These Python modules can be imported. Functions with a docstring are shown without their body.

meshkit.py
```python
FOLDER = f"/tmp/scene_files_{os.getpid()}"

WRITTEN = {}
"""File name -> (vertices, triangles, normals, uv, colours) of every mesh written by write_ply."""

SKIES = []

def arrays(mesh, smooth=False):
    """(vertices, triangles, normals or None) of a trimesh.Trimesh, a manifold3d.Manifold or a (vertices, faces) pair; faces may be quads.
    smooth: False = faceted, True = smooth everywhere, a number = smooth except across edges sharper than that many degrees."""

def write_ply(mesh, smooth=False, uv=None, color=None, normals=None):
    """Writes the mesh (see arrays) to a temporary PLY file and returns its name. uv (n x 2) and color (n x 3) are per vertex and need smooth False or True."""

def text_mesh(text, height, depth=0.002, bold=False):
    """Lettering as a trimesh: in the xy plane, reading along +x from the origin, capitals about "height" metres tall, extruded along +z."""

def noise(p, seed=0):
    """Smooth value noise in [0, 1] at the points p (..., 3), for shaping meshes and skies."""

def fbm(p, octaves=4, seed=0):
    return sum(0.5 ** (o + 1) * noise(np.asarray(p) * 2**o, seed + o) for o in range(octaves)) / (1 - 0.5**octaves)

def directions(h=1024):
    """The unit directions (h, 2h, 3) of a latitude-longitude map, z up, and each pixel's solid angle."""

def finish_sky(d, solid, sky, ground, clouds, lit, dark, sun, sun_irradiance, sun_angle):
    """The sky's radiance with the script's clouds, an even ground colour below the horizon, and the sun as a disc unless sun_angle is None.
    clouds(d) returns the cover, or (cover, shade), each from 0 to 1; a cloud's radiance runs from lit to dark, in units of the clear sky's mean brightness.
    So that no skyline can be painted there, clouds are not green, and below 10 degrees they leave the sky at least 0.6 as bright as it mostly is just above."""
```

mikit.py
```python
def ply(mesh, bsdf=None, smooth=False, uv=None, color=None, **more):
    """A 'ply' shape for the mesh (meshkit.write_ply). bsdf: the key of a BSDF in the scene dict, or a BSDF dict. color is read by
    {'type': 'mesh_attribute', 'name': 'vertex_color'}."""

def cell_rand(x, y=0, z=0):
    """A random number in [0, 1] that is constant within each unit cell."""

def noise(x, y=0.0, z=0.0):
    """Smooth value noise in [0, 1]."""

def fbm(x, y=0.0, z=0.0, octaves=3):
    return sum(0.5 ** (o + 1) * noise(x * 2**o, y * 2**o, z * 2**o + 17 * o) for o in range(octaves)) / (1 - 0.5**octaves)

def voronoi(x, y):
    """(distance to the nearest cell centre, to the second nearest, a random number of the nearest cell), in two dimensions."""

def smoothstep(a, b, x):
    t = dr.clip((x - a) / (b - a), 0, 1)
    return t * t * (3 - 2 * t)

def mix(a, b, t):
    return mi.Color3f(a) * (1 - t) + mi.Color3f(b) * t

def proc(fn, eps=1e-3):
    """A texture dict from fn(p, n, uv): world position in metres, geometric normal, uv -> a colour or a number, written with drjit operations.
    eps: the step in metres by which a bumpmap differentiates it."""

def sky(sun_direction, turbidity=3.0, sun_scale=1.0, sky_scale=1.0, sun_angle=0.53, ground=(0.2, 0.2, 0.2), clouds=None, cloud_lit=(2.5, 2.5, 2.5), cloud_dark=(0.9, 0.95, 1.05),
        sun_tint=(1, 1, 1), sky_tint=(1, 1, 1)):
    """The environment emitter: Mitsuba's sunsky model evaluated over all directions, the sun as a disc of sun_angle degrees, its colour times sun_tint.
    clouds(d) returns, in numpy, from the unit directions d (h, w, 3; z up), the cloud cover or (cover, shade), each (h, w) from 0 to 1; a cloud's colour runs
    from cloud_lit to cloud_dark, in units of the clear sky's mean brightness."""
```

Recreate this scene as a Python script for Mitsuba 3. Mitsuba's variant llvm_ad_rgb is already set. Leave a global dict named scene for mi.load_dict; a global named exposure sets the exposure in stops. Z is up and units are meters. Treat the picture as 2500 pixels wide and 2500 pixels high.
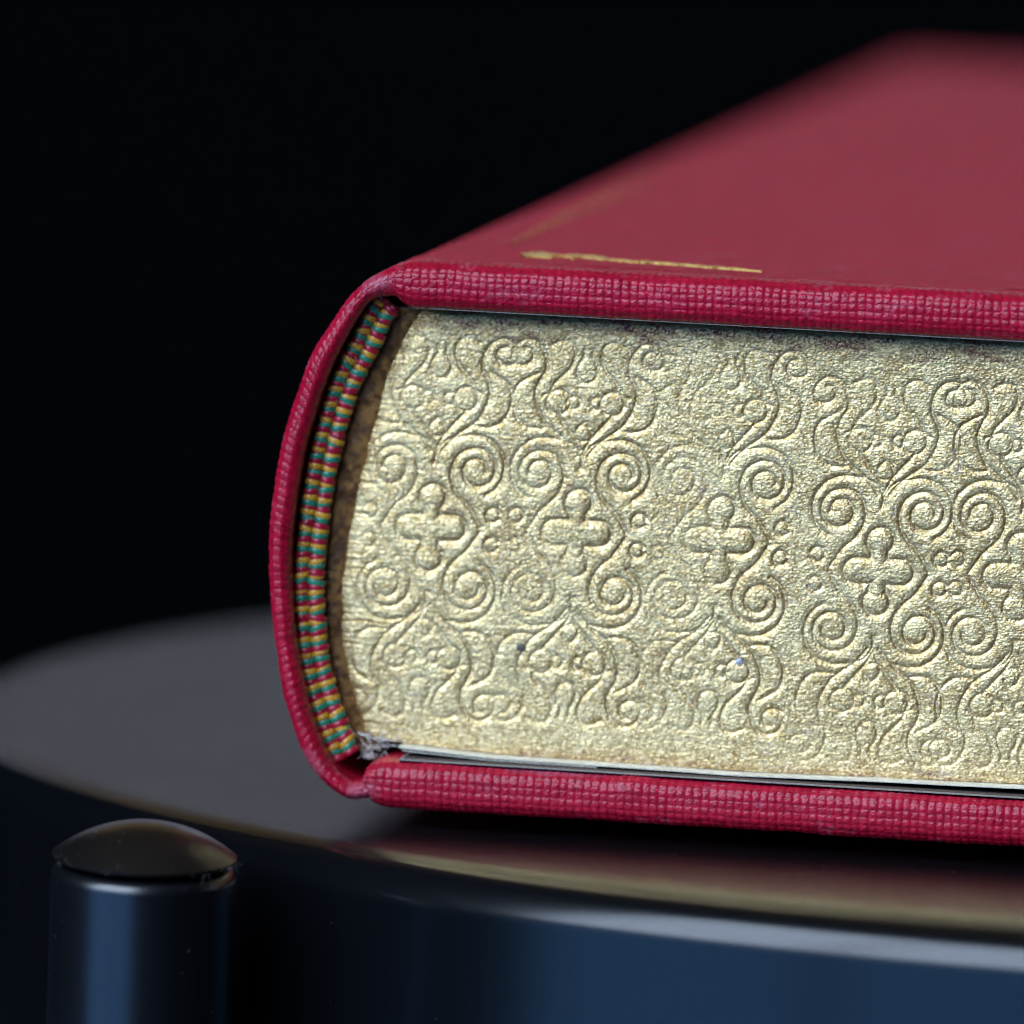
import math, random
import numpy as np
import drjit as dr
import mitsuba as mi
import mikit, meshkit
from scipy.spatial import cKDTree
from mikit import proc, noise, fbm, smoothstep, mix

random.seed(7)
RNG = np.random.default_rng(7)
T = mi.ScalarTransform4f
scene, labels = {"type": "scene"}, {}
MM = 0.001                                                        # everything below is written in millimetres

# ------------------------------------------------------------------ camera, light, exposure
CAM = np.array([102.67, -616.31, 84.50])
FWD = np.array([-0.153310, 0.982192, -0.108607])
UP = np.array([-0.057542, 0.100847, 0.993237])
scene["camera"] = {
    "type": "thinlens", "fov": 2 * math.degrees(math.atan(1250 / 27731.2)), "fov_axis": "x",
    "aperture_radius": 7.6 * MM, "focus_distance": 0.622, "near_clip": 0.05, "far_clip": 20.0,
    "to_world": T().look_at(origin=(CAM * MM).tolist(), target=((CAM + FWD * 600) * MM).tolist(), up=UP.tolist()),
}
exposure = 0.0
SKY_PANES = (5.5, 6.8, 8.9)                                       # the sky through the upper panes, camera side, to the left
LOW_PANES = (0.23, 0.68, 1.60)                                    # the darker blue view through the lower panes
BACK_LIGHT = (0.26, 0.28, 0.35)                                   # a dim pale window far behind, above the frame
ADDED_WARM_LIGHT = (0.30, 0.19, 0.05)                                  # warm glow added over its upper part for the rim reflection


def rgb(*c):
    return {"type": "rgb", "value": list(c)}


def put(key, mesh, bsdf, smooth=40, **more):
    v, f = (mesh.vertices, mesh.faces) if hasattr(mesh, "vertices") else mesh
    scene[key] = mikit.ply((np.asarray(v, float) * MM, np.asarray(f, int)), bsdf, smooth, **more)
    return key


def number(base, k):
    return base if k == 0 else f"{base}_{k:03d}"


def tag(key, label, cat, group=None, kind=None):
    d = {"label": label, "category": cat}
    if group: d["group"] = group
    if kind: d["kind"] = kind
    labels[key] = d


def bez(points, n=12, closed=False):
    """Catmull-Rom curve through the points."""
    P = np.asarray(points, float)
    Q = np.vstack([P[-1:], P, P[:2]]) if closed else np.vstack([2 * P[0] - P[1], P, 2 * P[-1] - P[-2]])
    t = np.linspace(0, 1, n, endpoint=False)[:, None]
    out = []
    for i in range(len(Q) - 3):
        a, b, c, d = Q[i:i + 4]
        out.append(0.5 * (2 * b + (c - a) * t + (2 * a - 5 * b + 4 * c - d) * t**2 + (3 * b - a - 3 * c + d) * t**3))
    return np.vstack(out + ([] if closed else [P[-1:]]))


def resample(P, step=None, n=None):
    s = np.r_[0, np.cumsum(np.linalg.norm(np.diff(P, axis=0), axis=1))]
    n = n or max(2, int(round(s[-1] / step)) + 1)
    q = np.linspace(0, s[-1], n)
    return np.stack([np.interp(q, s, P[:, k]) for k in range(P.shape[1])], 1)


def grid_faces(nu, nv, wrap_v=False):
    i, j = np.meshgrid(np.arange(nu - 1), np.arange(nv if wrap_v else nv - 1), indexing="ij")
    a, b = i * nv + j, i * nv + (j + 1) % nv
    return np.stack([a, b, b + nv, a + nv], -1).reshape(-1, 4)


def quads(f):
    return np.vstack([f[:, [0, 1, 2]], f[:, [0, 2, 3]]])


def merge(parts):
    vs, fs, o = [], [], 0
    for v, f in parts:
        f = np.asarray(f)
        f = quads(f) if f.shape[1] == 4 else f
        vs.append(np.asarray(v, float)); fs.append(f + o); o += len(v)
    return np.vstack(vs), np.vstack(fs)


def tube(P, r, sides=6, taper=False):
    P = np.asarray(P, float)
    t = np.gradient(P, axis=0); t /= np.linalg.norm(t, axis=1, keepdims=True) + 1e-12
    a = np.cross(t, [0.31, 0.2, 0.93]); a /= np.linalg.norm(a, axis=1, keepdims=True) + 1e-12
    b = np.cross(t, a)
    rad = np.full(len(P), r) if not taper else r * (1 - 0.75 * np.linspace(0, 1, len(P)))
    th = np.linspace(0, 2 * np.pi, sides, endpoint=False)
    V = P[:, None] + rad[:, None, None] * (np.cos(th)[None, :, None] * a[:, None] + np.sin(th)[None, :, None] * b[:, None])
    return V.reshape(-1, 3), grid_faces(len(P), sides, True)


def revolve(profile, n=128):
    """profile: (radius, z) from bottom to top."""
    th = np.linspace(0, 2 * np.pi, n, endpoint=False)
    p = np.asarray(profile, float)
    V = np.stack([p[:, :1] * np.cos(th), p[:, :1] * np.sin(th), np.repeat(p[:, 1:], n, 1)], -1)
    return V.reshape(-1, 3), grid_faces(len(p), n, True)[:, ::-1]


def weave(a, b):
    """Plain weave, in units of a thread: height from 0 to 1."""
    ia, ib = np.floor(a), np.floor(b)
    fa, fb = a - ia - 0.5, b - ib - 0.5
    warp = 0.62 * np.sqrt(np.maximum(1 - (2 * fa)**2, 0)) + 0.38 * np.cos(np.pi * (b - 0.5 + ia))
    weft = 0.62 * np.sqrt(np.maximum(1 - (2 * fb)**2, 0)) - 0.38 * np.cos(np.pi * (a - 0.5 + ib))
    bead = np.sqrt(np.maximum(1 - (2 * fa)**2, 0)) * np.sqrt(np.maximum(1 - (2 * fb)**2, 0))
    return 0.35 * np.maximum(np.maximum(warp, weft), 0) + 0.65 * bead


def rand2(i, j, seed=0):
    return meshkit.noise(np.stack([i + 0.0, j + 0.0, np.full_like(i, 3.0) + seed], -1), seed)


def cloth_height(a, b, seed=0):
    """Woven height of book cloth, threads under 0.5 mm apart, slightly uneven, threads differing in thickness."""
    w = meshkit.noise(np.stack([a * 0.7, b * 0.7, a * 0], -1), seed) - 0.5
    w2 = meshkit.noise(np.stack([a * 0.7 + 40, b * 0.7, a * 0], -1), seed + 1) - 0.5
    aa, bb = a / 0.465 + 0.22 * w, b / 0.43 + 0.22 * w2
    h = weave(aa, bb)
    thick = 0.8 + 0.4 * rand2(np.floor(aa), np.floor(bb), seed + 5)
    return h * thick + 0.25 * (meshkit.noise(np.stack([a * 9, b * 9, a * 0], -1), seed + 2) - 0.5)


# ------------------------------------------------------------------ materials
def cloth_bump(p, n, uv):
    """On the flat of the boards, behind the modelled edge strip, the same weave as relief; fibres everywhere."""
    x, y = p.x * 1000, p.y * 1000
    a, b = x / 0.465, y / 0.43
    ia, ib = dr.floor(a), dr.floor(b)
    fa, fb = a - ia - 0.5, b - ib - 0.5
    warp = 0.62 * dr.sqrt(dr.maximum(1 - 4 * fa * fa, 0)) + 0.38 * dr.cos(np.pi * (b - 0.5 + ia))
    weft = 0.62 * dr.sqrt(dr.maximum(1 - 4 * fb * fb, 0)) - 0.38 * dr.cos(np.pi * (a - 0.5 + ib))
    w = dr.maximum(warp, weft) * smoothstep(-1.0, 1.5, y)
    return 0.8 * w + 0.1 * noise(x * 12, y * 12, p.z * 12000)


def cloth_color(p, n, uv):
    x, y, z = p.x * 1000, p.y * 1000, p.z * 1000
    g = fbm(x * 0.35, y * 0.35, z * 0.35)
    f = noise(x * 5, y * 5, z * 5)
    c = mix((0.31, 0.004, 0.021), (0.40, 0.009, 0.031), g)
    scuff = smoothstep(0.60, 0.72, fbm(x * 0.8 + 5, y * 0.8, z * 0.8)) * smoothstep(0.4, 0.65, noise(x * 4, y * 4, z * 4))
    c = mix(c * (0.75 + 0.5 * f), (0.44, 0.12, 0.17), scuff * 0.25)
    # rubbed places, pale and fibrous: at both joints and on the inner edge of the lower board
    rub = mi.Float(0)
    for cx, cz, rx, rz in ((-1.2, 28.9, 1.1, 0.55), (-0.8, 0.75, 0.9, 0.6), (9.6, 2.45, 3.4, 0.28), (-4.0, 1.8, 1.0, 0.9)):
        d = dr.sqrt(dr.square((x - cx) / rx) + dr.square((z - cz) / rz) + dr.square((y + 3) / 1.5))
        rub = dr.maximum(rub, smoothstep(1.25, 0.55, d + 0.9 * (fbm(x * 2.5, y * 2.5, z * 2.5 + 3) - 0.5)))
    return mix(c, (0.44, 0.16, 0.22), rub * (0.05 + 0.5 * noise(x * 7, y * 7, z * 7)))


scene["cloth"] = {"type": "twosided", "bsdf": {
    "type": "bumpmap", "scale": 0.00020, "tex": proc(cloth_bump, eps=2e-5),
    "bsdf": {"type": "principled", "base_color": proc(cloth_color), "roughness": 0.23, "specular": 0.29}}}


def worn_color(p, n, uv):
    x, y, z = p.x * 1000, p.y * 1000, p.z * 1000
    f = noise(x * 6, y * 6, z * 6)
    w = smoothstep(0.45, 0.7, fbm(x * 1.6, y * 1.6, z * 1.6 + 9))
    return mix((0.38, 0.014, 0.04), (0.42, 0.16, 0.20), w * 0.6) * (0.75 + 0.5 * f)


scene["worn_cloth"] = {"type": "twosided", "bsdf": {"type": "bumpmap", "scale": 0.00005, "tex": proc(lambda p, n, uv: fbm(p.x * 7000, p.y * 7000, p.z * 7000), eps=2e-5),
                                                   "bsdf": {"type": "principled", "base_color": proc(worn_color), "roughness": 0.55, "specular": 0.4}}}
scene["gap_shade_paper"] = {"type": "twosided", "bsdf": {"type": "principled", "base_color": rgb(0.08, 0.062, 0.055), "roughness": 0.9, "specular": 0.1}}  # pastedown colour kept very dark: shade of the gap under the gold painted in
scene["pane_glass"] = {"type": "twosided", "bsdf": {"type": "principled", "base_color": rgb(0.02, 0.02, 0.02), "roughness": 0.1}}


def gold_color(p, n, uv):
    x, z = p.x * 1000, p.z * 1000
    g = noise(x * 9, z * 9, 3)
    big = fbm(x * 0.5, z * 0.7, 8)
    c = mix((0.53, 0.355, 0.13), (1.0, 0.755, 0.375), smoothstep(0.2, 0.85, g))  # sparkle of the leaf painted in as bright and dark grains
    c = mix(c, (0.94, 0.74, 0.37), smoothstep(0.4, 0.75, big) * 0.35)
    return c


def edge_x(z):
    """Where the gold begins beside the headband."""
    return -3.0 + dr.square(z - 11) * dr.select(z > 11, 0.0145, 0.027)


def bole_shade_weight(p, n, uv):
    """Where the leaf is rubbed away: mostly along the top and bottom sheets and beside the spine, in ragged patches, and stray grains; the top band also carries painted shade."""
    x, z = p.x * 1000, p.z * 1000
    rag = fbm(x * 1.1, z * 3.5, 1, octaves=4)
    top = smoothstep(25.6, 26.9, z + 1.9 * (rag - 0.5))  # rubbed leaf, strengthened to paint in the brown shade under the upper board
    low = smoothstep(3.7, 2.7, z + 1.6 * (fbm(x * 0.9, z * 5, 5, octaves=4) - 0.5)) * 0.75
    grain = smoothstep(0.55, 0.68, noise(x * 10, z * 12, 6))
    pits = smoothstep(0.80, 0.9, noise(x * 8, z * 9, 2)) * 0.7
    spots = smoothstep(0.68, 0.76, fbm(x * 1.0 + 30, z * 1.6, 4)) * 0.45
    glue = smoothstep(0.75, -0.1, x - edge_x(z) + 1.3 * (fbm(x * 2, z * 1.4, 14, octaves=4) - 0.5)) * (0.25 + 0.75 * grain)
    return dr.clip(dr.maximum(glue, dr.maximum(dr.maximum(top * (0.6 + 0.4 * grain), low * (0.35 + 0.65 * grain)), dr.maximum(pits, spots * (0.3 + 0.7 * grain)))), 0, 1)


def bole_color(p, n, uv):
    x, z = p.x * 1000, p.z * 1000
    a = fbm(x * 1.3, z * 4, 11)
    c = mix((0.15, 0.022, 0.022), (0.30, 0.18, 0.07), smoothstep(0.35, 0.6, a))
    c = mix(c, (0.40, 0.34, 0.33), smoothstep(0.62, 0.72, fbm(x * 0.9 + 7, z * 1.2, 21)) * 0.7 * smoothstep(25.0, 23.5, z))
    c = mix(c, (0.30, 0.15, 0.03), smoothstep(2.2, 1.2, x - edge_x(z)))            # glue smeared over the first leaves
    return c * (0.7 + 0.6 * noise(x * 12, z * 12, 1))


def gold_bump(p, n, uv):
    x, z = p.x * 1000, p.z * 1000
    return noise(x * 11, z * 12, 0) + 0.5 * noise(x * 5, z * 24, 4)


scene["gold_leaf"] = {"type": "principled", "base_color": proc(gold_color), "metallic": 0.80, "roughness": 0.46, "specular": 0.5}
scene["bole"] = {"type": "principled", "base_color": proc(bole_color), "roughness": 0.6, "specular": 0.4}
scene["gilt_edge"] = {"type": "twosided", "bsdf": {"type": "bumpmap", "scale": 0.000022, "tex": proc(gold_bump, eps=1.5e-5),
                      "bsdf": {"type": "blendbsdf", "weight": proc(bole_shade_weight), "a": {"type": "ref", "id": "gold_leaf"}, "b": {"type": "ref", "id": "bole"}}}}


def glue_color(p, n, uv):
    x, z = p.x * 1000, p.z * 1000
    a = fbm(x * 3, z * 3, 2)
    return mix((0.085, 0.032, 0.009), (0.27, 0.13, 0.030), smoothstep(0.2, 0.8, a)) * (0.75 + 0.5 * noise(x * 11, z * 11, 5))


scene["glue"] = {"type": "twosided", "bsdf": {"type": "principled", "base_color": proc(glue_color), "roughness": 0.5}}
scene["paper"] = {"type": "twosided", "bsdf": {"type": "principled", "base_color": proc(lambda p, n, uv: mix((0.46, 0.43, 0.33), (0.70, 0.67, 0.55), noise(p.x * 3000, p.y * 3000, p.z * 20000))), "roughness": 0.7}}
scene["grey_paper"] = {"type": "twosided", "bsdf": {"type": "principled", "base_color": rgb(0.22, 0.19, 0.18), "roughness": 0.7}}
scene["white_thread"] = {"type": "twosided", "bsdf": {"type": "principled", "base_color": rgb(0.55, 0.52, 0.46), "roughness": 0.7}}
for name, c in (("yellow_silk", (0.60, 0.30, 0.025)), ("green_silk", (0.02, 0.20, 0.115)), ("red_silk", (0.38, 0.008, 0.03))):
    scene[name] = {"type": "twosided", "bsdf": {"type": "principled", "roughness": 0.33, "specular": 0.6,
                   "base_color": proc(lambda p, n, uv, c=c: mi.Color3f(*c) * (0.65 + 0.7 * noise(p.x * 14000, p.y * 14000, p.z * 40000)))}}
scene["gilt_tooling"] = {"type": "twosided", "bsdf": {"type": "bumpmap", "scale": 0.00022, "tex": proc(lambda p, n, uv: fbm(p.x * 2500, p.y * 1200), eps=2e-5),
                         "bsdf": {"type": "principled", "base_color": rgb(0.85, 0.58, 0.16), "metallic": 0.55, "roughness": 0.35}}}


def lacquer_rough(p, n, uv):
    x, y, z = p.x * 1000, p.y * 1000, p.z * 1000
    return 0.25 + 0.06 * fbm(x * 0.2, y * 0.2, z * 0.2)


scene["lacquer"] = {"type": "twosided", "bsdf": {"type": "principled", "base_color": rgb(0.0025, 0.003, 0.004), "roughness": proc(lacquer_rough), "specular": 0.22}}
scene["lacquer_side"] = {"type": "twosided", "bsdf": {"type": "principled", "base_color": rgb(0.0025, 0.003, 0.004), "roughness": 0.19, "specular": 0.5}}
scene["satin_black"] = {"type": "twosided", "bsdf": {"type": "principled", "base_color": rgb(0.003, 0.0035, 0.005), "roughness": 0.30, "specular": 0.85}}
scene["gloss_black"] = {"type": "twosided", "bsdf": {"type": "principled", "base_color": rgb(0.007, 0.006, 0.0055), "roughness": 0.26, "specular": 0.45}}
scene["dust_fibre"] = {"type": "twosided", "bsdf": {"type": "principled", "base_color": rgb(0.20, 0.19, 0.18), "roughness": 0.8}}
scene["dark_felt"] = {"type": "twosided", "bsdf": {"type": "principled", "base_color": rgb(0.006, 0.007, 0.009), "roughness": 0.9, "specular": 0.1}}
scene["warm_ceiling"] = {"type": "twosided", "bsdf": {"type": "diffuse", "reflectance": rgb(0.45, 0.29, 0.12)}}
scene["window_frame_paint"] = {"type": "twosided", "bsdf": {"type": "principled", "base_color": rgb(0.6, 0.6, 0.6), "roughness": 0.5}}


# ------------------------------------------------------------------ the setting: dark backdrop and the windows (outside the frame)
def box(c, s):
    import trimesh
    m = trimesh.creation.box(extents=s); m.apply_translation(c)
    return np.array(m.vertices), np.array(m.faces)


def window(key, centre, normal, w, rows, bars):
    """A window of panes in a frame; the panes give off the daylight. rows: (height, radiance) from the sill up."""
    n = np.asarray(normal, float); n /= np.linalg.norm(n)
    x = np.cross([0, 0, 1.0], n); x /= np.linalg.norm(x)
    y = np.cross(n, x)
    R = np.stack([x, y, n], 1)
    place = lambda m: (m[0] @ R.T + np.asarray(centre, float), m[1])
    b, h = 45.0, sum(r[0] for r in rows)
    ys = np.r_[0, np.cumsum([r[0] for r in rows])] - h / 2
    frame = [box((0, yy, 0), (w + b, b, 60)) for yy in ys] + [box((s * w / 2, (ys[i] + ys[i + 1]) / 2, 0), (b, ys[i + 1] - ys[i] - b, 60)) for s in (-1, 1) for i in range(len(rows))]
    put(key + "__frame", place(merge(frame)), "window_frame_paint", False)
    xs = np.linspace(-w / 2, w / 2, bars + 2)
    for k in range(1, bars + 1):
        put(number(key + "__glazing_bar", k - 1), place(merge([box((xs[k], (ys[i] + ys[i + 1]) / 2, 0), (30, ys[i + 1] - ys[i] - b, 40)) for i in range(len(rows))])), "window_frame_paint", False)
    for i, (_, light) in enumerate(rows):
        for k in range(bars + 1):
            x0, x1, y0, y1 = xs[k] + 18, xs[k + 1] - 18, ys[i] + 22.5, ys[i + 1] - 22.5
            v = np.array([[x0, y0, 0], [x1, y0, 0], [x1, y1, 0], [x0, y1, 0]])
            put(number(key + "__pane", i * (bars + 1) + k), place((v, np.array([[0, 1, 2], [0, 2, 3]]))), "pane_glass", False,
                emitter={"type": "area", "radiance": rgb(*light)})


window("window", (-560, -1000, 560), (0.49, 0.87, -0.05), 1250, [(740, LOW_PANES), (1410, SKY_PANES)], 1)
tag("window", "tall daylit window out of frame, in front and to the left of the book", "window")
window("window_001", (200, 3400, 1250), (-0.05, -1, -0.15), 3400, [(1100, BACK_LIGHT), (900, ADDED_WARM_LIGHT)], 2)
tag("window_001", "wide dim window out of frame, high behind the book, its upper row an added warm glow", "window")
put("ceiling", box((0, 900, 2700), (6000, 5200, 40)), "warm_ceiling", False)
labels["ceiling"] = {"label": "warm brown ceiling out of frame, mirrored dimly in the rim", "kind": "structure"}
put("backdrop", box((0, 3600, -400), (9000, 40, 6000)), "dark_felt", False)
labels["backdrop"] = {"label": "black unlit background behind the book", "kind": "structure"}

# ------------------------------------------------------------------ the round stand
SX, SY, SR, ST = 44.17, 54.3, 75.8, -1.35
# the top falls away very gently towards the rim, then rolls over into the upright side
sl = np.r_[np.linspace(0, 8.0, 60), np.linspace(8.05, 9.6, 30), np.linspace(9.65, 12.4, 50)]
tl = np.radians(np.interp(sl, [0, 5.5, 8.0, 9.6, 10.5, 11.6, 12.4], [0, 0.6, 4.0, 22, 50, 72, 90]))
rr = SR - 7.5 + np.r_[0, np.cumsum(np.diff(sl) * np.cos((tl[1:] + tl[:-1]) / 2))]
zz_ = ST - np.r_[0, np.cumsum(np.diff(sl) * np.sin((tl[1:] + tl[:-1]) / 2))]
RO, ZO = rr[-1], zz_[-1]
kt = int(np.argmax(np.degrees(tl) > 20))                            # the satin top meets the glossier side here
top = list(zip(rr[:kt + 1][::-1], zz_[:kt + 1][::-1])) + [(SR * 0.8, ST), (SR * 0.5, ST), (0.0, ST)]
side = [(0.0, -46), (RO - 0.6, -46), (RO, -45.4), (RO, ZO - 6), (RO, ZO - 0.5)] + list(zip(rr[kt:][::-1], zz_[kt:][::-1]))
v, f = revolve(top, 720); put("round_stand__top", (v + [SX, SY, 0], f), "lacquer", 35)
v, f = revolve(side, 720); put("round_stand__side", (v + [SX, SY, 0], f), "lacquer_side", 35)
tag("round_stand", "glossy black round stand with rounded rim, the red book lying on it", "stand")

put("table", box((40, 60, -56), (420, 260, 20)), "dark_felt", False)
labels["table"] = {"label": "dark table under the round stand", "kind": "structure"}

# ------------------------------------------------------------------ the post with a domed cap
PX, PY, PZ, PR = -10.5, -15.6, -1.80, 5.05
tilt = T().translate([PX * MM, PY * MM, PZ * MM]).rotate([1, 0, 0], 4.0).rotate([0, 1, 0], 0.4)
RS = (PR**2 + 1.85**2) / (2 * 1.85)
dome_z = lambda r: math.sqrt(RS**2 - r * r) - (RS - 1.85)
dome = [(r, dome_z(r)) for r in PR * np.cos(np.linspace(0.06, np.pi / 2, 40))]
cap = [(0.0, -0.22), (PR * 0.95, -0.22), (PR * 0.995, -0.12)] + dome
put("domed_post__cap", revolve(cap, 160), "gloss_black", 50, to_world=tilt)
sh = [(0.0, -43.2), (PR, -43.2), (PR, -1.2)] + [(PR - 0.7 + 0.7 * math.cos(a), -1.2 + 0.7 * math.sin(a)) for a in np.linspace(0.1, np.pi / 2, 8)] + [(PR * 0.8, -0.5), (0, -0.5)]
put("domed_post__shaft", revolve(sh, 160), "satin_black", 40, to_world=tilt)
hairs = []
for k in range(18):
    a = RNG.uniform(-np.pi, 0.15) if RNG.random() < 0.2 else RNG.normal(-0.3, 0.4)
    P0 = np.array([PR * math.cos(a), PR * math.sin(a), RNG.normal(-0.1, 0.05)])
    L = RNG.uniform(0.12, 0.6)
    dirn = np.array([math.cos(a) * RNG.uniform(-0.1, 0.6), math.sin(a) * RNG.uniform(0.0, 0.7), RNG.normal(-0.1, 0.5)]) + RNG.normal(0, 0.45, 3)
    mid = P0 + dirn * L * 0.5 + RNG.normal(0, 0.07, 3)
    hairs.append(tube(bez([P0, mid, P0 + dirn * L], 5), 0.0045, 4))
for k in range(90):
    a, z = RNG.uniform(-2.9, -0.2), -RNG.uniform(0.6, 20)
    P0 = np.array([(PR + 0.01) * math.cos(a), (PR + 0.01) * math.sin(a), z])
    hairs.append(tube([P0, P0 + RNG.normal(0, 0.035, 3)], RNG.uniform(0.005, 0.014), 4))
for k in range(40):
    a, e = RNG.uniform(-2.9, -0.1), RNG.uniform(0.1, 1.2)
    r = PR * 0.99 * math.cos(e); P0 = np.array([r * math.cos(a), r * math.sin(a), dome_z(r)])
    hairs.append(tube([P0, P0 + RNG.normal(0, 0.05, 3)], 0.010, 4))
put("domed_post__dust", merge(hairs), "dust_fibre", False, to_world=tilt)
labels["domed_post__dust"] = {"label": "grey dust fibres clinging to the cap rim", "kind": "stuff"}
tag("domed_post", "black satin post with glossy domed cap and dusty rim in front of the round stand", "post")

specks = []
for k in range(420):
    a = RNG.uniform(-2.7, -0.5); z = ZO - RNG.uniform(0, 14)
    P0 = np.array([SX + (RO + .005) * math.cos(a), SY + (RO + .005) * math.sin(a), z])
    specks.append(tube([P0, P0 + RNG.normal(0, 0.03, 3) + [0, 0, 0.05 * (RNG.random() < .2)]], RNG.uniform(0.006, 0.016), 4))
for k in range(160):
    x, y = RNG.uniform(-5, 50), RNG.uniform(-20, -4)
    if math.hypot(x - SX, y - SY) < SR - 8:
        P0 = np.array([x, y, ST + .012])
        specks.append(tube([P0, P0 + RNG.normal(0, 0.05, 3) * [1, 1, 0.2]], RNG.uniform(0.006, 0.018), 4))
put("round_stand__dust", merge(specks), "dust_fibre", False)
labels["round_stand__dust"] = {"label": "fine pale dust specks on the black side", "kind": "stuff"}

# ------------------------------------------------------------------ the book: X along the edge, Y away from the camera, Z up
BOOK_L, BOOK_W, TH, BT = 198.0, 128.0, 30.0, 2.35
SQ = 3.0


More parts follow.
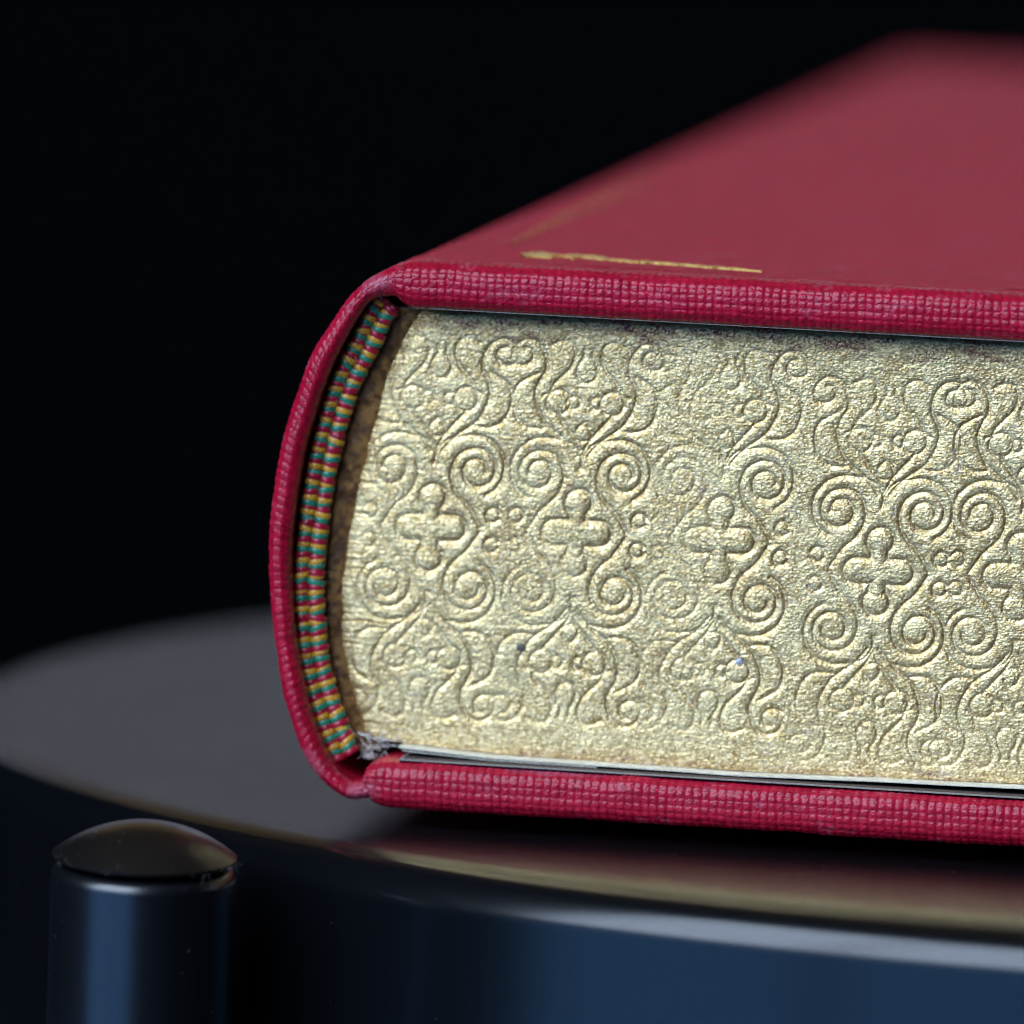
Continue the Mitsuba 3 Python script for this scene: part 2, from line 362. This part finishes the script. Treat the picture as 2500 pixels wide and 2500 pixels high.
def board(key, x0, x1, z0, z1, bow, seed):
    """A cloth-covered board: rounded loop in Y-Z swept along X, woven relief on the near edge strip."""
    r = 0.95
    def arcp(cy, cz, a0, a1, n):
        t = np.radians(np.linspace(a0, a1, n))
        return np.stack([cy + r * np.cos(t), cz + r * np.sin(t)], 1)
    y0, y1 = -SQ, BOOK_L
    fine = np.vstack([
        np.stack([np.linspace(4.0, y0 + r, 70), np.full(70, z0)], 1),
        arcp(y0 + r, z0 + r, 270, 180, 24)[1:], arcp(y0 + r, z1 - r, 180, 90, 24),
        np.stack([np.linspace(y0 + r, 6.5, 110), np.full(110, z1)], 1)[1:]])
    fine = resample(fine, 0.055)
    rest = np.vstack([np.stack([np.geomspace(7.5, y1 - r, 30), np.full(30, z1)], 1), arcp(y1 - r, z1 - r, 90, 0, 8)[1:], arcp(y1 - r, z0 + r, 0, -90, 8),
                      np.stack([np.linspace(y1 - r, 5.0, 30), np.full(30, z0)], 1)[1:]])
    loop = np.vstack([fine, rest])
    s = np.r_[0, np.cumsum(np.linalg.norm(np.diff(loop, axis=0), axis=1))]
    xs = np.r_[np.linspace(x0, 39.0, int((39 - x0) / 0.062)), np.linspace(40, x1, 24)]
    X, S = np.meshgrid(xs, s, indexing="ij")
    Y, Z = np.broadcast_to(loop[:, 0], X.shape).copy(), np.broadcast_to(loop[:, 1], X.shape).copy()
    tang = np.gradient(loop, axis=0); tang /= np.linalg.norm(tang, axis=1, keepdims=True)
    ny, nz = -tang[:, 1], tang[:, 0]
    k0 = int(np.argmin(loop[:, 0])); ny, nz = (ny, nz) if ny[k0] < 0 else (-ny, -nz)
    amp = np.zeros(len(loop)); nf = len(fine)
    amp[:nf] = 0.075 * np.clip((np.arange(nf)) / 20, 0, 1) * np.clip((1.5 - fine[:, 0]) / 2.5, 0, 1)
    wide = np.clip((39.5 - xs) / 0.5, 0, 1)
    H = cloth_height(X, S, seed) * amp[None] * wide[:, None]
    # the cloth edge is lumpy on a larger scale as well
    big = (meshkit.fbm(np.stack([X * 0.35, S * 0.35, X * 0], -1), 3, seed + 3) - 0.5) * 0.16 * (amp[None] > 0) * wide[:, None]
    H = H + big
    # rounded left end at the joint
    e = np.clip((X - x0) / 1.5, 0, 1); shrink = np.sqrt(np.clip(1 - (1 - e)**2, 0, 1))
    zc = (z0 + z1) / 2 + (0.25 if bow else 0.35)
    Y = Y + ny[None] * H
    Z = zc + (Z + nz[None] * H - zc) * (0.30 + 0.70 * shrink)
    if bow:   # the lower board has warped: its middle touches the stand, its edges stand off
        b = np.clip(1 - ((X - 62) / 62)**2, 0, 1) * np.clip(1 - ((Y - 70) / 68)**2, 0, 1)
        Z = Z - bow * np.minimum(1, 1.6 * b) * (Z < zc)
    if not bow:   # the upper board is not quite square on the lower one and lies a touch lower at the far end
        X, Z = X + 0.015 * np.maximum(Y, 0), Z - 0.0048 * np.maximum(Y, 0)
    V = np.stack([X, Y, Z], -1)
    nS = len(s)
    parts = [(V.reshape(-1, 3), grid_faces(len(xs), nS, True))]
    for i, flip in ((0, 1), (len(xs) - 1, 0)):
        ring = V[i]; c = ring.mean(0)
        k = np.arange(nS)
        f = np.stack([np.full(nS, nS), k, (k + 1) % nS], 1)
        parts.append((np.vstack([ring, c]), f[:, ::-1] if flip else f))
    return put(key, merge(parts), "cloth", 60)


board("book__front_cover", -0.25, BOOK_W, 27.62, TH + 0.08, 0, 11)
board("book__back_cover", -0.75, BOOK_W, -0.16, 2.42, ST * -1 - 0.16, 23)


def sheet(key, x0, x1, y0, y1, z, t, bsdf, wave=0.0):
    nx, ny = 120, 3
    xs = np.linspace(x0, x1, nx); ys = np.linspace(y0, y1, ny)
    X, Y = np.meshgrid(xs, ys, indexing="ij")
    zz = np.interp(X, *z) if isinstance(z, tuple) else np.full_like(X, z)
    zz = zz + wave * (meshkit.noise(np.stack([X * 0.25, Y * 0, X * 0 + 5 * t], -1), 4) - 0.5)
    top = np.stack([X, Y, zz], -1).reshape(-1, 3); bot = top - [0, 0, t]
    n = len(top); F = quads(grid_faces(nx, ny))
    i0 = np.arange(nx - 1) * ny
    side = np.stack([i0, i0 + ny, i0 + ny + n, i0 + n], 1)
    V = np.vstack([top, bot]); Fa = np.vstack([F[:, ::-1], F + n, quads(side)])
    put(key, (V, Fa), bsdf, False)


sheet("book__front_cover__pastedown", 1.2, BOOK_W - 2, -SQ + 0.75, BOOK_L - 3, 27.615, 0.07, "gap_shade_paper")
sheet("book__back_cover__pastedown", 1.3, BOOK_W - 2, -SQ + 0.75, BOOK_L - 3, 2.565, 0.05, "gap_shade_paper")

sheet("book__front_cover__turn_in", 1.0, 60, -SQ + 0.62, -SQ + 6, 27.60, 0.04, "grey_paper")
sheet("book__back_cover__turn_in", 1.1, 60, -SQ + 0.42, -SQ + 6, 2.55, 0.05, "grey_paper")

# gilt fillets tooled on the front cover
def fillet(key, P, width, seed, z=TH + 0.165):
    P = resample(bez(P, 8), 0.12)
    t = np.gradient(P, axis=0); t /= np.linalg.norm(t, axis=1, keepdims=True)
    nrm = np.stack([-t[:, 1], t[:, 0]], 1)
    s = np.arange(len(P)) * 0.12
    wv = np.interp(np.linspace(0, 1, len(P)), np.linspace(0, 1, len(width)), width)
    rag = lambda o: np.clip(1.9 * meshkit.noise(np.stack([s * 1.6, s * 0 + o, s * 0], -1), seed) - 0.25, 0.0, 1.3) * (0.6 + 0.8 * meshkit.noise(np.stack([s * 6, s * 0 + o, s * 0], -1), seed))
    a, b = P + nrm * (wv * 0.5 * rag(1))[:, None], P - nrm * (wv * 0.5 * rag(7))[:, None]
    up = 0.05 * meshkit.noise(np.stack([s * 3, s * 0, s * 0], -1), seed + 2)
    V = np.vstack([np.c_[a, z - .0048 * a[:, 1] + up], np.c_[b, z - .0048 * b[:, 1] + up], np.c_[a, z - .0048 * a[:, 1] - .2], np.c_[b, z - .0048 * b[:, 1] - .2]])
    n = len(a); i = np.arange(n - 1)
    F = np.vstack([np.stack([i, i + n, i + n + 1, i + 1], 1), np.stack([i + 2 * n, i, i + 1, i + 1 + 2 * n], 1), np.stack([i + n, i + 3 * n, i + 3 * n + 1, i + n + 1], 1)])
    put(key, (V, quads(F)), "gilt_tooling", False)


fillet("book__front_cover__gilt_line", [(5.6, 5.2), (6.8, 5.8), (8.4, 6.6), (10.4, 5.9), (13.5, 5.2), (16.5, 4.5), (19.3, 3.6)], [1.4, 3.2, 2.4, 0.6, 0.8, 0.6, 0.5, 0.3, 0.1], 3)
fillet("book__front_cover__gilt_line_001", [(3.75, 13), (3.65, 26), (3.6, 42), (3.6, 60), (3.6, 78)], [0.12, 0.24, 0.24, 0.15, 0.03], 4)

# spine: a strip of cloth over its lining, the near end turned in and rounded
outer = [(1.0, 29.95), (0.0, 29.88), (-0.74, 29.52), (-1.5, 29.09), (-1.95, 28.72), (-2.69, 27.96), (-3.7, 26.39), (-4.64, 24.66), (-5.32, 22.7), (-5.86, 20.76), (-6.27, 18.6), (-6.5, 16.4), (-6.58, 14.3), (-6.5, 12.13), (-6.32, 10.27), (-6.0, 8.3), (-5.53, 6.2), (-4.97, 4.4), (-4.3, 2.81), (-3.44, 1.54), (-2.46, 0.67), (-1.55, 0.22), (-0.75, 0.25), (0.2, 0.45)]
inner = [(0.9, 28.3), (-0.3, 28.25), (-0.85, 28.2), (-1.3, 28.05), (-1.7, 27.7), (-2.26, 26.85), (-3.1, 25.2), (-3.85, 23.3), (-4.4, 21.4), (-4.9, 19.4), (-5.2, 17.2), (-5.42, 15.0), (-5.45, 13.4), (-5.38, 12.0), (-5.2, 10.1), (-4.95, 8.5), (-4.55, 6.8), (-4.12, 5.2), (-3.5, 3.6), (-2.75, 2.2), (-2.05, 1.5), (-1.35, 1.12), (-0.6, 1.35), (0.2, 1.7)]
OC, IC = resample(bez(outer, 16), n=900), resample(bez(inner, 16), n=900)
mid = (OC + IC) / 2; half = (OC - IC) / 2
hw = np.linalg.norm(half, axis=1)
arcs = np.radians(np.linspace(0, 180, 40))
cross_n, cross_y = [1.0] * 26, list(np.r_[np.geomspace(BOOK_L, 8, 12), np.linspace(7, -SQ + 0.75, 14)])
cs_n = np.r_[cross_n, np.cos(arcs), [-1.0] * 8]
cs_y = np.r_[cross_y, -SQ + 0.62 - 0.62 * np.sin(arcs), np.linspace(-SQ + 0.9, BOOK_L, 8)]
s_c = np.r_[0, np.cumsum(np.hypot(np.diff(cs_n * 0.55), np.diff(cs_y)))]
A = np.linspace(0, np.sum(np.linalg.norm(np.diff(mid, axis=0), axis=1)), 900)
AA, SS = np.meshgrid(A, s_c, indexing="ij")
amp = 0.065 * np.clip((7 - cs_y) / 3, 0, 1) * np.r_[np.ones(26 + 40), np.zeros(8)]
Hs = cloth_height(AA, SS, 41) * amp[None]
Hs += (meshkit.fbm(np.stack([AA * 0.5, SS * 0.5, AA * 0], -1), 3, 9) - 0.5) * 0.2 * (amp[None] > 0)
scale = (hw[:, None] + Hs * np.abs(cs_n)[None]) * cs_n[None] / hw[:, None]
XZ = mid[:, None] + half[:, None] * scale[..., None]
Yv = cs_y[None] - Hs * (np.sqrt(np.clip(1 - cs_n**2, 0, 1)))[None] * (cs_y < -SQ + 0.7)[None]
V = np.stack([XZ[..., 0], Yv, XZ[..., 1]], -1)
V = V + np.stack([0.015 * np.maximum(V[..., 1], 0), 0 * V[..., 1], -0.0048 * np.maximum(V[..., 1], 0) * np.clip(V[..., 2] / 28, 0, 1)], -1)
put("book__spine", (V.reshape(-1, 3), quads(grid_faces(900, len(cs_n)))), "cloth", 60)

# ------------------------------------------------------------------ the gilt and gauffered edge of the text block
MMPX = 0.0229


def e_pts(L):
    """Traced points of the tool's quarter motif -> (u, v) from the centre of the little cross, in units of 0.0229 mm."""
    P = np.asarray(L, float); x, y = P[:, 0] / 4.6 - 185, P[:, 1] / 4.6 + 104
    u = x + 0.07 * y
    return np.stack([u, y - 0.045 * u], 1)


SPC = np.array([103.0, 142.0])
S2 = [(17, -137), (4, -115), (-15, -87), (-39, -65), (-54, -43), (-62, -17)] + [(r * math.cos(math.radians(t)), r * math.sin(math.radians(t))) for t, r in
     ((180, 62), (150, 60), (120, 57), (90, 54), (60, 51), (30, 48), (0, 45), (-30, 42.5), (-60, 40), (-90, 38), (-120, 36), (-150, 34), (-180, 33), (-210, 32), (-240, 31), (-270, 29), (-300, 27), (-330, 25), (-360, 24))]
S1 = [(-106, 14), (-100, 44), (-83, 68), (-61, 79), (-35, 84), (-6, 86), (26, 77), (52, 54), (66, 22), (64, -12), (50, -40), (26, -58)]
ring = lambda c, r, a0=0, a1=360: [(c[0] + r * math.cos(math.radians(t)), c[1] + r * math.sin(math.radians(t))) for t in np.linspace(a0, a1, 25)]
motif = [   # polyline, depth
    (SPC + np.array(S2), 1.0), (SPC + np.array(S1), 0.8),
    (e_pts([(790, 400), (850, 550), (940, 680), (1030, 800), (1060, 850)]), 0.9),
    (e_pts(ring((1050, 985), 132, -70, 250)), 0.5),
    (e_pts([(850, 380), (930, 500), (1020, 590), (1110, 665), (1200, 750), (1260, 860), (1300, 990), (1305, 1110), (1250, 1240), (1190, 1335), (1180, 1445), (1215, 1570), (1290, 1660), (1400, 1690), (1500, 1640), (1565, 1540), (1560, 1450), (1480, 1405), (1390, 1415), (1330, 1480), (1350, 1570), (1420, 1600)]), 1.0),
    (e_pts([(1220, 1060), (1150, 1090), (1100, 1180), (1020, 1260), (930, 1345), (875, 1440), (860, 1540), (900, 1640), (1010, 1665), (1120, 1620)]), 0.5),
    (e_pts([(720, 1195), (660, 1220), (610, 1310), (630, 1410), (665, 1480), (655, 1560)]), 0.4),
    (e_pts([(1190, 700), (1290, 690), (1400, 710), (1500, 790), (1550, 920), (1555, 1060), (1500, 1180), (1400, 1250), (1270, 1310)]), 0.45),
    (np.array(ring((150, 36), 17, 20, 330)), 0.55), (np.array(ring((28, 315), 15, 0, 300)), 0.3),
    (np.array([(0, 268), (12, 258), (20, 240), (14, 226), (0, 222)]), 0.4),
]
mp, md = [], []
for P, dpt in motif:
    Q = resample(bez(P, 10), 1.2)
    for sx in (1, -1):
        for sy in (1, -1):
            mp.append(Q * [sx, sy]); md.append(np.full(len(Q), dpt))
mp, md = np.vstack(mp), np.concatenate(md)
lvl = {d: cKDTree(mp[md == d]) for d in np.unique(md)}


def cross_sdf(u, v):
    cap = lambda px, py, r: np.hypot(px, py) - r
    bar = cap(np.maximum(np.abs(u) - 54, 0), v, 31)
    ball = cap(u, np.abs(v) - 74, 32)
    neck = np.maximum(np.abs(u) - 20, np.abs(v) - 74)
    return np.minimum(np.minimum(bar, ball), neck)


stamps = [  # centre x, z, strength upper left / upper right / lower left / lower right
    (1.97, 15.22, 0.65, 1.0, 0.75, 0.8), (10.13, 15.38, 0.95, 1.0, 0.55, 0.95), (18.11, 15.44, 0.3, 0.75, 0.4, 0.9), (26.99, 14.23, 0.85, 1.0, 0.7, 0.95), (34.75, 14.40, 0.9, 1.0, 0.7, 0.7), (42.7, 14.4, .9, .9, .9, .9)]


def relief(X, Z):
    h = np.zeros_like(X); pil = np.zeros_like(X)
    for cx, cz, ul, ur, ll, lr in stamps:
        m = np.abs(X - cx) < 4.6
        dx, dz = (X[m] - cx) / MMPX, -(Z[m] - cz) / MMPX
        u, v = dx + 0.026 * dz, dz + 0.013 * dx
        uv = np.stack([u, v], 1)
        wu, wv = 1 / (1 + np.exp(-u / 14)), 1 / (1 + np.exp(-v / 14))
        st = (1 - wv) * ((1 - wu) * ul + wu * ur) + wv * ((1 - wu) * ll + wu * lr)
        st = st * (0.75 + 0.5 * meshkit.fbm(np.stack([X[m] * 0.35, Z[m] * 0.35, X[m] * 0 + cx], -1), 2, 3))
        st = st * np.clip((192 - np.abs(u)) / 14, 0, 1)
        # worn: the tool bit less near both boards, and unevenly from place to place
        st = st * np.interp(Z[m], [2.6, 4.5, 8.5, 21, 25.2, 26.6], [0.4, 0.8, 1, 1, 0.85, 0.25])
        st = st * (0.62 + 0.5 * np.clip((meshkit.fbm(np.stack([X[m] * 0.22 + 9, Z[m] * 0.22, X[m] * 0 + cx], -1), 3, 31) - 0.28) / 0.3, 0, 1))
        g = np.zeros(len(u)); near = np.full(len(u), 1e9)
        for d, tree in lvl.items():
            q, _ = tree.query(uv, distance_upper_bound=26)
            q = np.where(np.isfinite(q), q, 30)
            g = np.maximum(g, d * np.exp(-(q / 3.9)**2))
            near = np.minimum(near, q / max(d, 0.6))
        sd = cross_sdf(u, v)
        g = np.maximum(g, 1.05 * np.exp(-(sd / 4.8)**2))
        near = np.minimum(near, np.abs(sd))
        p = 1 - np.exp(-(near / 11.0)**1.5)
        hh = -0.056 * g + 0.060 * (p - 0.75) + 0.03 * np.clip(-sd / 20, 0, 1)
        h[m] = np.where(np.abs(hh * st) > np.abs(h[m]), hh * st, h[m])
    return h


NX, NZ = 1120, 640
gold_left = np.array([(27.4, 0.9), (26.2, 0.26), (24.8, -0.45), (23.37, -1.0), (20.72, -1.52), (19.17, -1.92), (17.24, -2.32), (15.25, -2.61), (12.98, -2.91), (10.59, -3.0), (8.72, -2.93), (7.59, -2.7), (6.19, -2.34), (4.68, -1.91), (3.49, -1.47), (2.6, -1.1)])[::-1]
ZB = lambda x: np.interp(x, [-3, 1.5, 5.9, 12, 19.65, 27, 35.6, 130], [3.35, 3.12, 2.86, 2.78, 2.74, 2.84, 2.98, 3.2])
zt = 27.45
t = np.linspace(0, 1, NZ)
zc0 = 2.7 + (zt - 2.7) * t
xl = np.interp(zc0, gold_left[:, 0], gold_left[:, 1])
xl = xl + 0.35 * (meshkit.fbm(np.stack([zc0 * 1.1, zc0 * 0, zc0 * 0], -1), 4, 8) - 0.5) + 0.12 * (meshkit.noise(np.stack([zc0 * 9, zc0 * 0, zc0 * 0], -1), 2) - .5)
xr = 37.6
sgrid = np.linspace(0, 1, NX)
X = xl[None] + (xr - xl[None]) * sgrid[:, None]
Z = ZB(X) + (zt - ZB(X)) * t[None]
H = relief(X, Z)
# page edges and grain: the sheets stand unevenly, the leaf is wrinkled
pg = np.stack([X * 0.12, Z * 9.0, X * 0], -1)
H = H + 0.010 * (meshkit.noise(pg, 5) - 0.5) + 0.011 * (meshkit.noise(np.stack([X * 6.0, Z * 7.0, X * 0], -1), 6) - 0.5) + 0.012 * (meshkit.noise(np.stack([X * 9 + 0.7 * Z, Z * 11, X * 0], -1), 12) - 0.5)
H = H + 0.10 * (meshkit.fbm(np.stack([X * 0.22, Z * 0.3, X * 0], -1), 3, 14) - 0.5)
# a crack between two gatherings
H = H - 0.09 * np.exp(-((Z - (9.75 - 0.02 * X + 0.05 * np.sin(X * 3))) / 0.035)**2) * (X < -0.2)
edge = np.clip((X - xl[None]) / 1.4, 0, 1)
Y = -H + 0.25 * (1 - edge)**2
Y = Y + 0.25 * np.clip((Z - 27.0) / 0.4, 0, 1)**2
V = np.stack([X, Y, Z], -1)
put("book__text_block__gilt_edge", (V.reshape(-1, 3), quads(grid_faces(NX, NZ))[:, ::-1]), "gilt_edge", True)
labels["book__text_block__gilt_edge"] = {"label": "gold edge tooled all over with scrolls and little crosses"}
# the rest of the block: beyond the frame, and its other faces
nb = 40
xb = np.linspace(xr, BOOK_W - 4, nb)
ring_b = [np.stack([xb, np.full(nb, yy), z_], 1) for yy, z_ in ((0.0, ZB(xb)), (0.0, np.full(nb, zt)), (BOOK_L - 4, np.full(nb, zt)), (BOOK_L - 4, ZB(xb)))]
put("book__text_block", (np.stack(ring_b, 1).reshape(-1, 3), quads(grid_faces(nb, 4, True))), "paper", False)
ring_b[2][:, 2] -= 1.4; ring_b[2][:, 0] += 3; ring_b[3][:, 0] += 3
body = merge([(np.array([[x, y, z] for x in (-3.2, xr) for y in (0.9, BOOK_L - 4) for z in (3.4, 27.3)]) + np.array([[0, 0, 0], [0, 0, 0], [4, 0, 0], [4, 0, -1.6], [0, 0, 0], [0, 0, 0], [0, 0, 0], [0, 0, -1.6]]), np.array([[0, 1, 3, 2], [4, 6, 7, 5], [0, 4, 5, 1], [2, 3, 7, 6], [0, 2, 6, 4], [1, 5, 7, 3]]))])
put("book__text_block__leaves", body, "paper", False)
# glued lining between headband and gold
zz = np.linspace(2.6, 27.3, 200)
xg = np.interp(zz, gold_left[:, 0], gold_left[:, 1])
cols = []
for k, off in enumerate(np.linspace(-2.2, 0.7, 14)):
    rough = 0.25 * (meshkit.fbm(np.stack([zz * 2, zz * 0 + off * 3, zz * 0], -1), 3, 6) - 0.5)
    cols.append(np.stack([xg + off, np.interp(off, [-2.2, -1.2, 0.0, 0.7], [-0.7, -0.15, 0.14, 0.5]) + 0.5 * rough, zz], 1))
put("book__text_block__glue", (np.stack(cols, 0).reshape(-1, 3), quads(grid_faces(14, 200))[:, ::-1]), "glue", True)
labels["book__text_block__glue"] = {"label": "brown glued lining beside the headband"}
# flyleaves under the gold
xsE = np.array([0.6, 1.5, 5.9, 12, 19.65, 27, 35.6, 125])
sheet("book__text_block__flyleaf", 0.9, 125, -1.5, 150, (xsE, ZB(xsE) - 0.03), 0.06, "paper", 0.07)
sheet("book__text_block__flyleaf_001", 1.3, 125, -0.7, 150, (xsE, ZB(xsE) - 0.13), 0.03, "paper", 0.06)
sheet("book__text_block__flyleaf_002", 1.1, 12.0, -1.4, 60, (xsE, ZB(xsE) + np.array([-.20, -.20, -.17, -.14, -.14, -.1, -.1, -.1])), 0.05, "paper", 0.05)
labels["book__text_block__flyleaf"] = {"label": "white flyleaf edge under the gold"}

# ------------------------------------------------------------------ headband: two cords wound with yellow, green and red silk
hb = [(-0.75, 27.75), (-1.15, 27.3), (-1.56, 26.42), (-2.0, 25.3), (-2.5, 24.25), (-2.93, 23.3), (-3.33, 22.04), (-3.68, 20.6), (-4.02, 18.9), (-4.27, 17.15), (-4.42, 15.7), (-4.56, 14.2), (-4.62, 12.8), (-4.6, 11.49), (-4.5, 10.08), (-4.28, 8.3), (-3.95, 6.79), (-3.5, 5.4), (-2.96, 3.99), (-2.4, 2.75), (-2.1, 2.15)]
C = resample(bez(hb, 16), 0.05)
tg = np.gradient(C, axis=0); tg /= np.linalg.norm(tg, axis=1, keepdims=True)
nr = np.stack([tg[:, 1], -tg[:, 0]], 1)                                # points to the left (spine) side
nr *= np.sign(-nr[len(nr) // 2, 0])
total = 0.05 * (len(C) - 1)
silk = ("yellow_silk", "green_silk", "red_silk")
pitch = 0.292
count = 0
for row, (off, rad, ph) in enumerate(((0.37, 0.41, 0.0), (-0.39, 0.46, 0.55))):
    n = int(total / pitch)
    for k in range(n):
        s0 = (k + 0.5) * pitch + ph * pitch * max(0, 1 - k / (0.75 * n)) + 0.03 * RNG.normal()
        i = min(int(s0 / 0.05), len(C) - 1)
        c2, tt, nn = C[i], tg[i], nr[i]
        c3 = np.array([c2[0] + nn[0] * off, -1.0 if row == 0 else -0.8, c2[1] + nn[1] * off])
        n3, t3, y3 = np.array([nn[0], 0, nn[1]]), np.array([tt[0], 0, tt[1]]), np.array([0, -1.0, 0])
        r = rad * (1 + 0.07 * RNG.normal())
        th = np.radians(np.linspace(-15, 195, 9))
        lean = 0.16 * RNG.normal() + 0.10
        P = c3 + r * (np.cos(th)[:, None] * n3 + np.sin(th)[:, None] * y3) + (lean * np.cos(th) * rad)[:, None] * t3
        # flat floss: an elliptical tube
        q = np.gradient(P, axis=0); q /= np.linalg.norm(q, axis=1, keepdims=True)
        rd = (P - c3); rd -= (rd * t3).sum(1, keepdims=True) * t3; rd /= np.linalg.norm(rd, axis=1, keepdims=True)
        a = np.linspace(0, 2 * np.pi, 6, endpoint=False)
        V = P[:, None] + 0.050 * np.cos(a)[None, :, None] * rd[:, None] + 0.175 * np.sin(a)[None, :, None] * t3
        put(number("book__headband__stitch", count), (V.reshape(-1, 3), quads(grid_faces(9, 6, True))), silk[(k + 2) % 3], True)
        count += 1
core = [tube(np.stack([C[::8, 0] + nr[::8, 0] * o, np.full(len(C[::8]), y), C[::8, 1] + nr[::8, 1] * o], 1), r, 10) for o, y, r in ((0.37, -1.0, 0.36), (-0.39, -0.8, 0.40))]
put("book__headband", merge(core), "red_silk", True)
labels["book__headband"] = {"label": "headband wound in yellow, green and red silk"}
wisps = []
for k in range(26):
    i = RNG.integers(10, len(C) - 10)
    P0 = np.array([C[i, 0] + RNG.normal(0, 0.35), -1.4, C[i, 1]]); d = RNG.normal(0, 0.35, 3) * [1, 0.4, 1]
    wisps.append(tube(bez([P0, P0 + d * 0.5 + RNG.normal(0, 0.1, 3), P0 + d], 4), 0.009, 4))
put("book__headband__wisps", merge(wisps), "white_thread", False)
labels["book__headband__wisps"] = {"label": "loose white fibres on the headband", "kind": "stuff"}
# ------------------------------------------------------------------ frayed threads at the foot of the spine
strands = [
    [(-1.5, -.3, 3.45), (-1.2, -.5, 3.2), (-0.9, -.5, 3.3), (-0.5, -.4, 3.15), (0.2, -.3, 3.2), (1.1, -.25, 3.1)],
    [(-1.45, -.3, 3.3), (-1.1, -.6, 2.95), (-0.6, -.6, 2.85), (0.0, -.5, 2.95), (0.5, -.4, 3.05)],
    [(-1.0, -.3, 3.0), (-0.75, -.6, 2.5), (-0.3, -.6, 2.35), (0.1, -.5, 2.6), (0.35, -.4, 2.95)],
    [(-1.3, -.3, 3.5), (-1.0, -.7, 3.4), (-0.8, -.6, 3.0), (-1.0, -.5, 2.7), (-1.25, -.4, 2.4)],
    [(-0.6, -.4, 2.9), (-0.6, -.7, 2.5), (-0.9, -.6, 2.2), (-1.2, -.5, 2.1)],
    [(-1.6, -.3, 3.6), (-1.3, -.5, 3.5), (-1.0, -.6, 3.55), (-0.7, -.5, 3.35), (-0.2, -.5, 3.4), (0.3, -.4, 3.25)],
]
for k, P in enumerate(strands[1::2]):
    put(number("book__frayed_thread", k), tube(bez(P, 8), 0.028 + 0.012 * (k % 3), 7), "white_thread", True)
fuzz = []
for k in range(34):
    P0 = np.array([RNG.normal(-0.6, 0.55), -0.4 + RNG.normal(0, 0.1), 0]); P0[2] = 3.05 - 0.1 * P0[0] + RNG.normal(0, 0.32)
    d = RNG.normal(0, 1, 3) * [0.45, 0.2, 0.35]
    fuzz.append(tube(bez([P0, P0 + d * 0.5 + RNG.normal(0, 0.10, 3), P0 + d], 4), 0.017, 4))
put("book__frayed_fibres", merge(fuzz), "white_thread", False)
labels["book__frayed_fibres"] = {"label": "fine white fibres at the torn foot of the spine", "kind": "stuff"}
import trimesh
for k, (x, z, rx, rz) in enumerate(((-1.0, 2.3, 0.30, 0.15),)):
    m = trimesh.creation.icosphere(subdivisions=4)
    v = m.vertices * [rx, 0.28, rz] * (0.6 + 0.9 * meshkit.fbm(m.vertices * 2.6 + 11 * k, 3, k)[:, None])
    put(number("book__torn_lining", k), (v + [x, -0.1, z], m.faces), "white_thread", True)
labels["book__torn_lining"] = {"label": "torn white lining at the foot of the spine"}
# lint on the gold
for k, (x, z, r) in enumerate(((19.5, 8.8, 0.21), (7.3, 8.85, 0.24))):
    m = trimesh.creation.icosphere(subdivisions=3)
    v = m.vertices * [r, 0.14, r * 0.85] * (0.65 + 0.7 * meshkit.fbm(m.vertices * 2 + 5 * k, 2, k)[:, None])
    put(number("book__text_block__lint", k), (v + [x, -0.05, z], m.faces), "lint" if k == 0 else "grey_lint", True)
scene["lint"] = {"type": "twosided", "bsdf": {"type": "diffuse", "reflectance": rgb(0.46, 0.48, 0.58)}}
scene["grey_lint"] = {"type": "twosided", "bsdf": {"type": "diffuse", "reflectance": rgb(0.13, 0.11, 0.10)}}

tag("book", "closed red cloth book with gilt tooled edges and striped headband lying on the round stand", "book")
